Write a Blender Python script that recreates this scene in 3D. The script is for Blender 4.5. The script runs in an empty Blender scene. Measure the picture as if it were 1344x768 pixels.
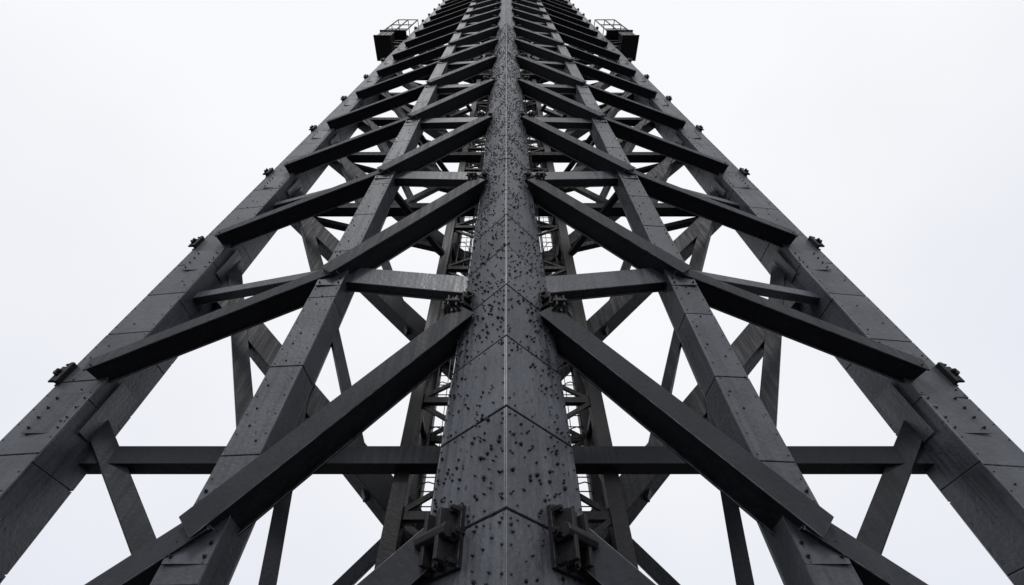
import bpy, math, random
from mathutils import Vector, Matrix, noise
random.seed(7)
scene = bpy.context.scene
scene.view_settings.view_transform='Standard'
scene.view_settings.look='None'
scene.view_settings.exposure=0

# ---------------------------------------------------------------- materials
def steel(name, lo, hi, rough=(0.30,0.55), pits=0.0, bump=0.35, spec=0.5):
    m=bpy.data.materials.new(name); m.use_nodes=True
    nt=m.node_tree; N=nt.nodes; L=nt.links
    b=N['Principled BSDF']
    tc=N.new('ShaderNodeTexCoord')
    geo=N.new('ShaderNodeNewGeometry')
    n1=N.new('ShaderNodeTexNoise'); n1.inputs['Scale'].default_value=1.3; n1.inputs['Detail'].default_value=6; n1.inputs['Roughness'].default_value=0.68
    L.new(tc.outputs['Object'],n1.inputs['Vector'])
    mp=N.new('ShaderNodeMapping'); mp.inputs['Scale'].default_value=(14,14,0.8)
    L.new(tc.outputs['Object'],mp.inputs['Vector'])
    n2=N.new('ShaderNodeTexNoise'); n2.inputs['Scale'].default_value=1.0; n2.inputs['Detail'].default_value=4
    L.new(mp.outputs[0],n2.inputs['Vector'])
    add=N.new('ShaderNodeMath'); add.operation='ADD'
    L.new(n1.outputs['Fac'],add.inputs[0]); L.new(n2.outputs['Fac'],add.inputs[1])
    r=N.new('ShaderNodeMapRange'); r.inputs[1].default_value=0.80; r.inputs[2].default_value=1.20
    L.new(add.outputs[0],r.inputs[0])
    isl=N.new('ShaderNodeMath'); isl.operation='MULTIPLY_ADD'; isl.inputs[1].default_value=0.40
    L.new(geo.outputs['Random Per Island'],isl.inputs[0])
    half=N.new('ShaderNodeMath'); half.operation='MULTIPLY'; half.inputs[1].default_value=0.7
    L.new(r.outputs[0],half.inputs[0]); L.new(half.outputs[0],isl.inputs[2])
    mix=N.new('ShaderNodeMix'); mix.data_type='RGBA'
    mix.inputs[6].default_value=(*lo,1); mix.inputs[7].default_value=(*hi,1)
    L.new(isl.outputs[0],mix.inputs[0])
    col=mix.outputs[2]
    mpv=N.new('ShaderNodeMapping'); mpv.inputs['Scale'].default_value=(1,1,0.6)
    L.new(tc.outputs['Object'],mpv.inputs['Vector'])
    v=N.new('ShaderNodeTexVoronoi'); v.inputs['Scale'].default_value=9.0
    L.new(mpv.outputs[0],v.inputs['Vector'])
    vr=N.new('ShaderNodeMapRange'); vr.inputs[1].default_value=0.12; vr.inputs[2].default_value=0.20; vr.inputs[3].default_value=1; vr.inputs[4].default_value=0
    L.new(v.outputs['Distance'],vr.inputs[0])
    g=N.new('ShaderNodeMapRange'); g.inputs[1].default_value=0.49; g.inputs[2].default_value=0.55
    L.new(n1.outputs['Fac'],g.inputs[0])
    mul=N.new('ShaderNodeMath'); mul.operation='MULTIPLY'
    L.new(vr.outputs[0],mul.inputs[0]); L.new(g.outputs[0],mul.inputs[1])
    mul2=N.new('ShaderNodeMath'); mul2.operation='MULTIPLY'; mul2.inputs[1].default_value=pits
    L.new(mul.outputs[0],mul2.inputs[0])
    mix2=N.new('ShaderNodeMix'); mix2.data_type='RGBA'; mix2.inputs[7].default_value=(0.006,0.006,0.007,1)
    L.new(mul2.outputs[0],mix2.inputs[0]); L.new(col,mix2.inputs[6])
    L.new(mix2.outputs[2],b.inputs['Base Color'])
    rr=N.new('ShaderNodeMapRange'); rr.inputs[3].default_value=rough[0]; rr.inputs[4].default_value=rough[1]
    rr.inputs[1].default_value=0.35; rr.inputs[2].default_value=0.65
    L.new(n2.outputs['Fac'],rr.inputs[0])
    L.new(rr.outputs[0],b.inputs['Roughness'])
    b.inputs['Specular IOR Level'].default_value=spec
    n3=N.new('ShaderNodeTexNoise'); n3.inputs['Scale'].default_value=18; n3.inputs['Detail'].default_value=2
    L.new(tc.outputs['Object'],n3.inputs['Vector'])
    s=N.new('ShaderNodeMath'); s.operation='MULTIPLY_ADD'; s.inputs[1].default_value=-1.4
    L.new(mul2.outputs[0],s.inputs[0]); L.new(n3.outputs['Fac'],s.inputs[2])
    s2=N.new('ShaderNodeMath'); s2.operation='MULTIPLY_ADD'; s2.inputs[1].default_value=1.8
    L.new(n1.outputs['Fac'],s2.inputs[0]); L.new(s.outputs[0],s2.inputs[2])
    bp=N.new('ShaderNodeBump'); bp.inputs['Strength'].default_value=bump; bp.inputs['Distance'].default_value=0.025
    L.new(s2.outputs[0],bp.inputs['Height']); L.new(bp.outputs[0],b.inputs['Normal'])
    return m
M_LEG =steel('painted_steel_plate',(0.024,0.027,0.034),(0.106,0.112,0.134),rough=(.32,.58),pits=0.8,bump=0.36)
M_COL =steel('painted_steel_column',(0.018,0.021,0.027),(0.080,0.085,0.104),rough=(.36,.6),pits=0.6,bump=0.28)
M_BEAM=steel('painted_steel_beam',(0.008,0.009,0.012),(0.028,0.030,0.038),rough=(0.5,0.7),pits=0.4,bump=.18,spec=0.28)
M_DARK=steel('dark_steel',(0.006,0.006,0.007),(0.018,0.018,0.021),bump=0.2,rough=(.45,.6),spec=.3)
M_EDGE=steel('edge_highlight_wear_steel',(0.03,0.032,0.038),(0.22,0.225,0.24),rough=(.35,.5),bump=0.1)  # lighter bevel colour: edge highlights painted in, together with paint wear
def concrete(name,lo,hi,sc):
    m=bpy.data.materials.new(name); m.use_nodes=True
    nt=m.node_tree;N=nt.nodes;L=nt.links;b=N['Principled BSDF']
    tc=N.new('ShaderNodeTexCoord'); n=N.new('ShaderNodeTexNoise'); n.inputs['Scale'].default_value=sc; n.inputs['Detail'].default_value=8
    L.new(tc.outputs['Object'],n.inputs['Vector'])
    mx=N.new('ShaderNodeMix'); mx.data_type='RGBA'; mx.inputs[6].default_value=(*lo,1); mx.inputs[7].default_value=(*hi,1)
    L.new(n.outputs['Fac'],mx.inputs[0]); L.new(mx.outputs[2],b.inputs['Base Color'])
    b.inputs['Roughness'].default_value=0.9
    bp=N.new('ShaderNodeBump'); bp.inputs['Strength'].default_value=0.4; L.new(n.outputs['Fac'],bp.inputs['Height']); L.new(bp.outputs[0],b.inputs['Normal'])
    return m
M_CONC=concrete('concrete',(0.2,0.2,0.19),(0.34,0.33,0.31),3)
M_GND=concrete('asphalt_ground',(0.03,0.03,0.03),(0.06,0.06,0.058),2)

# ---------------------------------------------------------------- mesh builder
class MB:
    def __init__(s): s.v=[]; s.f=[]
    def box(s,o,ax,ay,az,x0,x1,y0,y1,z0,z1):
        i=len(s.v)
        for z in (z0,z1):
            for x,y in ((x0,y0),(x1,y0),(x1,y1),(x0,y1)):
                s.v.append(o+ax*x+ay*y+az*z)
        q=[(0,3,2,1),(4,5,6,7),(0,1,5,4),(1,2,6,5),(2,3,7,6),(3,0,4,7)]
        if ax.cross(ay).dot(az)<0: q=[tuple(reversed(a)) for a in q]
        s.f+= [tuple(i+k for k in a) for a in q]
    def prism(s,p,axis,r,h,n=6,r2=None,ph=0.0):
        axis=axis.normalized(); r2=r if r2 is None else r2
        u=axis.orthogonal().normalized(); w=axis.cross(u)
        i=len(s.v)
        for hh,rr in ((0,r),(h,r2)):
            for k in range(n):
                a=2*math.pi*k/n+ph
                s.v.append(p+axis*hh+u*(rr*math.cos(a))+w*(rr*math.sin(a)))
        s.f.append(tuple(i+n-1-k for k in range(n))); s.f.append(tuple(i+n+k for k in range(n)))
        for k in range(n):
            j=(k+1)%n; s.f.append((i+k,i+j,i+n+j,i+n+k))
    def rod(s,a,b,r,n=6):
        d=b-a; s.prism(a,d,r,d.length,n)
    def make(s,name,mat,parent,bevel=0.0,edge=False):
        me=bpy.data.meshes.new(name); me.from_pydata([tuple(v) for v in s.v],[],s.f); me.update()
        me.materials.append(mat)
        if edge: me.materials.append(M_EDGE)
        ob=bpy.data.objects.new(name,me); scene.collection.objects.link(ob)
        if parent: ob.parent=parent
        if bevel>0:
            b=ob.modifiers.new('bevel','BEVEL'); b.width=bevel; b.segments=1; b.limit_method='ANGLE'
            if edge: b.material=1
        return ob
def V(x,y,z): return Vector((x,y,z))
X=V(1,0,0);Y=V(0,1,0);Z=V(0,0,1)

def frame(p0,p1,nhint):
    t=(p1-p0).normalized()
    n=(nhint-t*nhint.dot(t)).normalized()
    u=t.cross(n)
    if u.z<0: u=-u
    return t,n,u
def hbeam(mb,p0,p1,nh,dep,hgt,ft=0.035,lip=0.05):
    t,n,u=frame(p0,p1,nh); Ln=(p1-p0).length
    h=hgt/2; d=dep/2
    mb.box(p0,t,n,u,0,Ln, d-ft,d, -h,h)
    mb.box(p0,t,n,u,0,Ln, -d,-d+ft, -h,h)
    mb.box(p0,t,n,u,0.004,Ln-0.004, -d+ft,d-ft, -h+lip,h-lip)
def sbeam(mb,p0,p1,nh,dep,hgt):
    t,n,u=frame(p0,p1,nh); Ln=(p1-p0).length
    mb.box(p0,t,n,u,0,Ln,-dep/2,dep/2,-hgt/2,hgt/2)

CAM=1.7; P=4.6; NP=23
def z(h): return CAM+P*h
TOP=z(NP)
tower=bpy.data.objects.new('lattice_tower',None); scene.collection.objects.link(tower)

def leg(mb,cx,cy,s,rot,z0,z1,seg,t=0.022,gap=0.016,jit=0.12):
    c=math.cos(rot); sn=math.sin(rot)
    ax=V(c,sn,0); ay=V(-sn,c,0); o=V(cx,cy,0)
    h=s/2-t
    zz=z0
    while zz<z1:      # inner core in lifts so the shaft may taper
        e=min(zz+2.3,z1); mb.box(o,ax,ay,Z,-h,h,-h,h,zz,e); zz=e
    for k,(nn,tt,wd) in enumerate(((ay*-1,ax,s/2),(ay,ax,s/2),(ax,ay,h-0.001),(ax*-1,ay,h-0.001))):
        zz=z0
        while zz<z1:
            L=seg*(1+random.uniform(-jit,jit)); e=min(zz+L,z1)
            off=random.uniform(-0.003,0.003)
            mb.box(o,tt,nn,Z,-wd,wd,h-0.002,h+t+off,zz,e-gap)
            zz=e
# the near leg is stouter towards its foot
CY=4.7
def tfac(zz):
    f=max(0.0,min(1.0,(11-zz)/8.5)); return 0.88+0.31*f
def taper(v):
    f=tfac(v.z); return V(v.x*f, CY+(v.y-CY)*f, v.z)

mb=MB()
leg(mb,0,CY,0.99,math.radians(45),0.3,TOP,1.12,gap=0.024,jit=0.0)
mb.v=[taper(v) for v in mb.v]
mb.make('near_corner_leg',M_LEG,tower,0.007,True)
AX,AY=7.68,6.8
MX,MY=3.2,5.15
NX,NY=4.4,7.7
QX,QY=2.6,8.4
BY=9.1
for sx in (-1,1):
    mb=MB(); leg(mb,sx*AX,AY,0.92,math.radians(sx*6),0.3,TOP,1.35)
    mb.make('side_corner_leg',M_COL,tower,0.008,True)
    mb=MB(); leg(mb,sx*MX,MY,0.48,math.radians(sx*4),0.3,TOP,1.5,t=0.016)
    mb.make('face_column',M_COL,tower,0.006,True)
    mb=MB(); leg(mb,sx*NX,NY,0.30,math.radians(-sx*15),0.3,TOP,3,t=0.016)
    mb.make('rear_face_column',M_BEAM,tower,0.005)
mb=MB(); leg(mb,0,BY+0.6,0.99,math.radians(45),0.3,TOP,2.0)
mb.make('rear_corner_leg',M_COL,tower,0.006)

# rivets
mb=MB(); mc=MB()
r2=math.sqrt(0.5)
for sx in (-1,1):
    n=V(sx*r2,-r2,0); t=V(sx*r2,r2,0)
    ridge=V(0,4.0,0)
    zz=0.6
    while zz<34:
        dens=0.7 if zz<3.6 else 1.0
        for c in range(10):
            a0=0.08+c*0.092
            pr=0.52+1.0*noise.noise(V(a0*2.3+sx*7,zz*1.1,3.1))
            if random.random()<pr*dens:
                a=a0+random.uniform(-0.04,0.04)
                p=taper(ridge+t*a+Z*(zz+random.uniform(-0.07,0.07)))+n*(-0.004)
                rr=random.choice((0.011,0.014,0.019,0.024))*random.uniform(.85,1.15)
                tgt = mb if random.random()<.65 else mc
                tgt.prism(p,n+V(0,0,random.uniform(-.3,.3)),rr,random.uniform(0.018,0.038),8,rr*0.65,random.random())
                if random.random()<0.22:
                    p2=p+Z*random.uniform(.03,.05)+t*random.uniform(-.03,.03)
                    mb.prism(p2,n,rr*.8,0.022,6,rr*0.6,random.random())
        zz+=0.125
    zz=0.5
    while zz<60:
        for a in (0.045,0.95):
            p=taper(ridge+t*a+Z*zz)
            if random.random()<0.9: mc.prism(p,n,0.015,0.02,8,0.009)
        zz+=0.22
    # rivet rows either side of each plate seam
    zz=0.3+1.12
    while zz<30:
        for dz in (-.07,.06):
            for c in range(7):
                if random.random()<.6:
                    p=taper(ridge+t*(.12+c*.125)+Z*(zz+dz))-n*.002
                    mc.prism(p,n,0.015,0.02,8,0.009)
        zz+=1.12
    for (cx,cy,hw,ang,dn,zt) in ((AX,AY,0.46,sx*6,0.16,30),(MX,MY,0.24,sx*4,0.10,20)):
        a=math.radians(ang); ax=V(math.cos(a),math.sin(a),0); nn=V(math.sin(a),-math.cos(a),0)
        zz=1.5
        while zz<zt:
            for s in (-1,1):
                mc.prism(V(sx*cx,cy,zz)+ax*(s*(hw-.05))+nn*(hw-.002),nn,0.013,0.016,6,0.009)
            if random.random()<.6:
                mb.prism(V(sx*cx,cy,zz+random.random()*.2)+ax*random.uniform(-hw*.8,hw*.8)+nn*(hw-.002),nn,0.018,0.02,6,0.012)
            zz+=0.30
mb.make('rivets_dark',M_DARK,tower)  # rivets in the darker steel, scattered among the painted ones
mc.make('rivets_painted',M_COL,tower)

# face bracing
fb=MB(); st=MB(); gs=MB(); bolts=MB(); br=MB(); back=MB(); gird=MB()
def bolt(p,ax,r=0.022,h=0.03):
    bolts.prism(p,ax,r*1.5,0.008,10); bolts.prism(p,ax,r,h,6); bolts.prism(p+ax.normalized()*h,ax,r*.55,0.025,8)
def bracket(p,n,t,sc=1.0):
    n=n.normalized(); t=t.normalized()
    br.box(p,t,n,Z,-.15*sc,.15*sc,-0.02,.035*sc,-.20*sc,.20*sc)
    br.box(p,t,n,Z,-.10*sc,-.065*sc,.03*sc,.17*sc,-.17*sc,.15*sc)
    br.box(p,t,n,Z,.065*sc,.10*sc,.03*sc,.15*sc,-.16*sc,.17*sc)
    br.box(p,t,n,Z,-.135*sc,.135*sc,.045*sc,.12*sc,-.05*sc,.045*sc)
    br.box(p,t,n,Z,-.05*sc,.05*sc,.045*sc,.10*sc,.08*sc,.19*sc)
    br.prism(p+n*.13*sc-t*.15*sc,t,.05*sc,.30*sc,8)
    for a in (-.115,0,.115):
        for b in (-.165,.165):
            bolt(p+t*a*sc+Z*b*sc+n*.035*sc,n,.026*sc,.055*sc)
    bolt(p+t*.13*sc+n*.08*sc,t,.035*sc,.05*sc); bolt(p-t*.13*sc+n*.08*sc,t*-1,.035*sc,.05*sc)
for sx in (-1,1):
    nCM=V(sx*0.12,-1,0).normalized(); nMA=V(sx*0.32,-1,0).normalized()
    nl=V(sx*r2,-r2,0); tl=V(sx*r2,r2,0)
    for k in range(-1,NP-1):
        ch=k+1.14+0.03*min(k,3)
        C=V(sx*0.58,4.64,z(ch)); Mm=V(sx*(MX-0.02),MY-0.17,z(k+0.50)); A=V(sx*7.50,6.25,z(k+0.22))
        if k==0: A=V(sx*7.50,6.25,z(-.12))
        if k==-1:
            C=V(sx*0.62,4.66,z(0.42)); Mm=V(sx*(MX-0.02),MY-0.17,z(-0.06))
        hbeam(fb,C,Mm+(Mm-C).normalized()*0.16,nCM,0.48,0.34)
        if k>=0:
            hbeam(fb,Mm+V(-sx*0.1,0.03,0),A,nMA,0.45,0.31)
            if k>=1:
                hbeam(st,V(sx*MX,MY,z(k+0.53)),V(sx*0.5,4.85,z(k+0.36)),nCM,0.24,0.46,lip=0.03)
                sbeam(st,V(sx*MX,MY+.1,z(k+0.60)),V(sx*AX,AY,z(k+0.82)),nMA,0.22,0.22)
            g=V(sx*MX,MY-0.245,z(k+0.50))
            gs.box(g,X,Y*-1,Z,-.23,.23,0,.016,-.42,.40)
            for a in (-.17,.17):
                for b in (-.35,-.22,.2,.33):
                    bolt(g+X*a+Z*b+Y*-.016,Y*-1,.014,.016)
            g=V(sx*(AX-0.1),AY-0.475,z(k+0.06))
            gs.box(g,X,Y*-1,Z,-.30,.30,0,.014,-.5,.35)
            for a in (-.24,.24):
                for b in (-.4,-.2,0,.2): bolt(g+X*a+Z*b+Y*-.014,Y*-1,.016,.02)
            g=V(sx*(AX-0.475),AY,z(k+0.12))
            gs.box(g,Y,X*-sx,Z,-.26,.40,0,.016,-.6,.5)
        if k==-1:
            bracket(taper(V(0,4.0,z(0.41))+tl*0.66),nl,tl,1.4)
        else:
            bracket(taper(V(0,4.0,C.z+0.30)+tl*0.86)+nl*0.01,nl,tl,1.0)
            bracket(V(sx*0.78,4.43,C.z+0.08),V(sx*.5,-1,0.6),V(1,0,0),0.72)
        if k>=0:
            pa=V(sx*8.15,6.45,z(k+0.235))
            bracket(pa,V(sx,0.0,0),Y,1.15)
            for b in range(4): bolt(A+V(-sx*.1,-.24,0)+V(-sx*.12*b,0.0,-0.05),nMA,.02,.03)
    nb=V(sx*0.4,1,0).normalized()
    for k in range(0,NP-1):
        A=V(sx*(AX-.2),AY+.2,z(k+0.0)); B=V(0.25*sx,BY,z(k-1.45))
        if k>=2: sbeam(back,A,B,nb,0.46,0.54)
        A=V(sx*(AX-.2),AY+.1,z(k+0.25)); Nn=V(sx*NX,NY,z(k-1.15))
        if k==1: Nn=V(sx*(NX),NY,z(0.40)); A.z=z(1.1)
        if k>=1: sbeam(back,A,Nn,nb,0.28,0.32)
        if k==0: sbeam(back,V(sx*NX,NY,z(1.4)),V(sx*2.9,8.25,-.1),nb,.22,.26)
        else: sbeam(back,V(sx*NX,NY,z(k+0.85)),V(sx*QX,QY,z(k-.05)),nb,0.2,0.22)
        if k==0 or k>=3: sbeam(back,V(sx*NX,NY,z(k+0.1)),V(sx*1.8,7.4,z(k+.7)),nb,.2,.2)
        if k>=3: sbeam(back,V(sx*(AX-.3),AY+.3,z(k-.1)),V(sx*0.2,BY,z(k-.1)),nb,0.2,0.22)
        if k>=2: sbeam(back,V(sx*MX,MY,z(k+.46)),V(sx*1.8,7.3,z(k+.40)),V(1,0,0),0.16,0.18)
for k in range(0,NP):
    if k in (1,): continue
    sbeam(gird,V(-AX+.4,7.12,z(k+.955)),V(AX-.4,7.12,z(k+.955)),Y*-1,0.34,0.34)
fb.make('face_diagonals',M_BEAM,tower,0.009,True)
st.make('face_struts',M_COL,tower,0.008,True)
gs.make('gusset_plates',M_COL,tower,0.003)
back.make('rear_bracing',M_BEAM,tower,0.008)
gird.make('cross_girders',M_BEAM,tower,0.008)

# central shaft
core=MB(); lad=MB()
for sx in (-1,1):
    for yy in (7.3,8.6):
        core.box(V(sx*1.78,yy,0),X,Y,Z,-.13,.13,-.13,.13,0.0,TOP)
hz=P/2
zz=0.6;i=0
while zz<TOP-hz:
    for sx in (-1,1):
        a=V(sx*1.78,7.3,zz); b=V(sx*1.78,8.6,zz)
        sbeam(core,a,b,X,0.1,0.12); sbeam(core,a,b+Z*hz,X,0.07,0.09)
    for yy in (7.3,8.6):
        sbeam(core,V(-1.78,yy,zz),V(1.78,yy,zz),Y,0.12,0.14)
        sbeam(core,V(-1.78,yy-.03,zz),V(1.78,yy-.03,zz+hz),Y,0.06,0.09)
        sbeam(core,V(1.78,yy+.04,zz),V(-1.78,yy+.04,zz+hz),Y,0.06,0.09)
    if i%2==0: core.box(V(0,8.35,zz+.1),X,Y,Z,-1.0,1.0,-.3,.3,0,.05)
    zz+=hz;i+=1
LY=8.0
for sx in (-1,1):
    x0,x1=sx*1.2,sx*1.58
    for xx in (x0,x1): lad.rod(V(xx,LY,0.1),V(xx,LY,TOP-2),0.022)
    zz=0.4
    while zz<64:
        lad.rod(V(x0,LY,zz),V(x1,LY,zz),0.012,5); zz+=0.28
    for a in (0.2,0.8):
        xx=x0+(x1-x0)*a
        yy=LY-0.42*math.sin(math.pi*(0.25+0.5*a))
        lad.rod(V(xx,yy,2.5),V(xx,yy,64),0.010,4)
    zz=2.5
    while zz<64:
        pr=None
        for q in range(7):
            a=math.pi*q/6; cx=(x0+x1)/2
            pt=V(cx-math.cos(a)*0.2,LY-math.sin(a)*0.42,zz)
            if pr: lad.rod(pr,pt,0.011,4)
            pr=pt
        zz+=1.15
    for q in range(4):
        lad.rod(V(sx*(0.85+q*0.05),6.92,0),V(sx*(0.85+q*.05),6.92,TOP),0.016,5)
core.make('stair_shaft',M_DARK,tower,0.004)
lad.make('ladders_and_cables',M_DARK,tower)
br.make('clamp_brackets',M_DARK,tower,0.006)
bolts.make('bolts',M_DARK,tower)

ft=MB()
for (x,y,s) in ((0,4.7,.85),(0,BY+.6,.9),(AX,AY,.8),(-AX,AY,.8),(MX,MY,.5),(-MX,MY,.5),(NX,NY,.5),(-NX,NY,.5)):
    ft.box(V(x,y,0),X,Y,Z,-s,s,-s,s,-.3,.32)
ft.make('concrete_footings',M_CONC,tower,0.03)

# service platforms
def platform(sx):
    e=bpy.data.objects.new('maintenance_platform',None); scene.collection.objects.link(e)
    a=MB(); zb=z(8.6)
    x0,x1=8.2,10.1; y0,y1=5.9,7.5
    o=V(0,0,zb)
    def bx(m,xa,xb,ya,yb,za,zc):
        xa,xb=(sx*xa,sx*xb) if sx>0 else (sx*xb,sx*xa)
        m.box(o,X,Y,Z,xa,xb,ya,yb,za,zc)
    H0=2.2
    bx(a,9.0,x1,y0,y1,0,H0)
    bx(a,8.9,x1+.1,y0-.1,y1+.1,-.14,-.003)
    for q in range(3):
        xx=9.15+q*.35; bx(a,xx,xx+.07,y0-.03,y0-.002,.1,H0-.1)
    bx(a,8.1,x1+.12,y0-.12,y1+.12,H0+.003,H0+.13)
    for yy in (y0+.55,y1-.2):
        sbeam(a,V(sx*8.0,yy,zb+.1),V(sx*9.1,yy,zb+.6),Y,.12,.14)
        sbeam(a,V(sx*8,yy,zb+1.3),V(sx*9.1,yy,zb+1.3),Y,.12,.16)
    a.make('equipment_box',M_DARK,e,0.01)
    r=MB()
    H1=H0+.1; H=H0+6.8
    def pt(x,y,h): return V(sx*x,y,zb+h)
    posts=[(x0,y0),(x0+.9,y0),(x1-.1,y0),(x1-.1,y1),(x0+.9,y1),(x0,y1)]
    for (x,y) in posts: r.rod(pt(x,y,H1),pt(x,y,H),.05)
    for h in (H1+1.3,H1+3.6,H):
        for i in range(len(posts)-1): r.rod(pt(*posts[i],h),pt(*posts[i+1],h),.04)
    r.rod(pt(x0,y0,H),pt(x0,y1,H),.035); r.rod(pt(x0+.9,y0,H),pt(x0+.9,y1,H),.035)
    r.make('railing',M_DARK,e)
platform(-1); platform(1)

g=MB(); g.box(V(0,0,0),X,Y,Z,-1500,1500,-1500,1500,-.5,0)
g.make('ground',M_GND,None)

# world
w=bpy.data.worlds.new('World'); scene.world=w; w.use_nodes=True
N=w.node_tree.nodes;L=w.node_tree.links
bg=N['Background']; bg.inputs['Strength'].default_value=0.1
sky=N.new('ShaderNodeTexSky'); sky.sky_type='NISHITA'; sky.sun_disc=False
EL=math.radians(48); AZ=math.radians(190)
sky.sun_elevation=EL; sky.sun_rotation=AZ
tc=N.new('ShaderNodeTexCoord')
sp=N.new('ShaderNodeSeparateXYZ'); L.new(tc.outputs['Generated'],sp.inputs[0])
nz=N.new('ShaderNodeTexNoise'); nz.inputs['Scale'].default_value=1.7; nz.inputs['Detail'].default_value=4; nz.inputs['Roughness'].default_value=.45
L.new(tc.outputs['Generated'],nz.inputs['Vector'])
ma=N.new('ShaderNodeMath'); ma.operation='MULTIPLY_ADD'; ma.inputs[1].default_value=0.9
L.new(nz.outputs['Fac'],ma.inputs[0]); L.new(sp.outputs['Z'],ma.inputs[2])
cl=N.new('ShaderNodeMix'); cl.data_type='RGBA'
cl.inputs[6].default_value=(7.4,7.7,8.6,1); cl.inputs[7].default_value=(9.7,9.75,10.0,1)
mr=N.new('ShaderNodeMapRange'); mr.inputs[1].default_value=.45; mr.inputs[2].default_value=1.25
L.new(ma.outputs[0],mr.inputs[0]); L.new(mr.outputs[0],cl.inputs[0])
mx=N.new('ShaderNodeMix'); mx.data_type='RGBA'; mx.inputs[0].default_value=0.97
L.new(sky.outputs[0],mx.inputs[6]); L.new(cl.outputs[2],mx.inputs[7])
L.new(mx.outputs[2],bg.inputs['Color'])

sd=bpy.data.lights.new('sun','SUN'); sd.energy=1.4; sd.angle=math.radians(15); sd.color=(1,.985,.97)
so=bpy.data.objects.new('sun',sd); scene.collection.objects.link(so)
dirv=V(math.sin(AZ)*math.cos(EL),math.cos(AZ)*math.cos(EL),math.sin(EL))
so.rotation_euler=dirv.to_track_quat('Z','Y').to_euler()
so.location=dirv*60

cd=bpy.data.cameras.new('camera'); cd.lens=15.91; cd.sensor_width=36; cd.clip_end=4000; cd.shift_x=0.0055
co=bpy.data.objects.new('camera',cd); scene.collection.objects.link(co)
co.location=(0,0,CAM); co.rotation_euler=(math.radians(142),0,0)
scene.camera=co
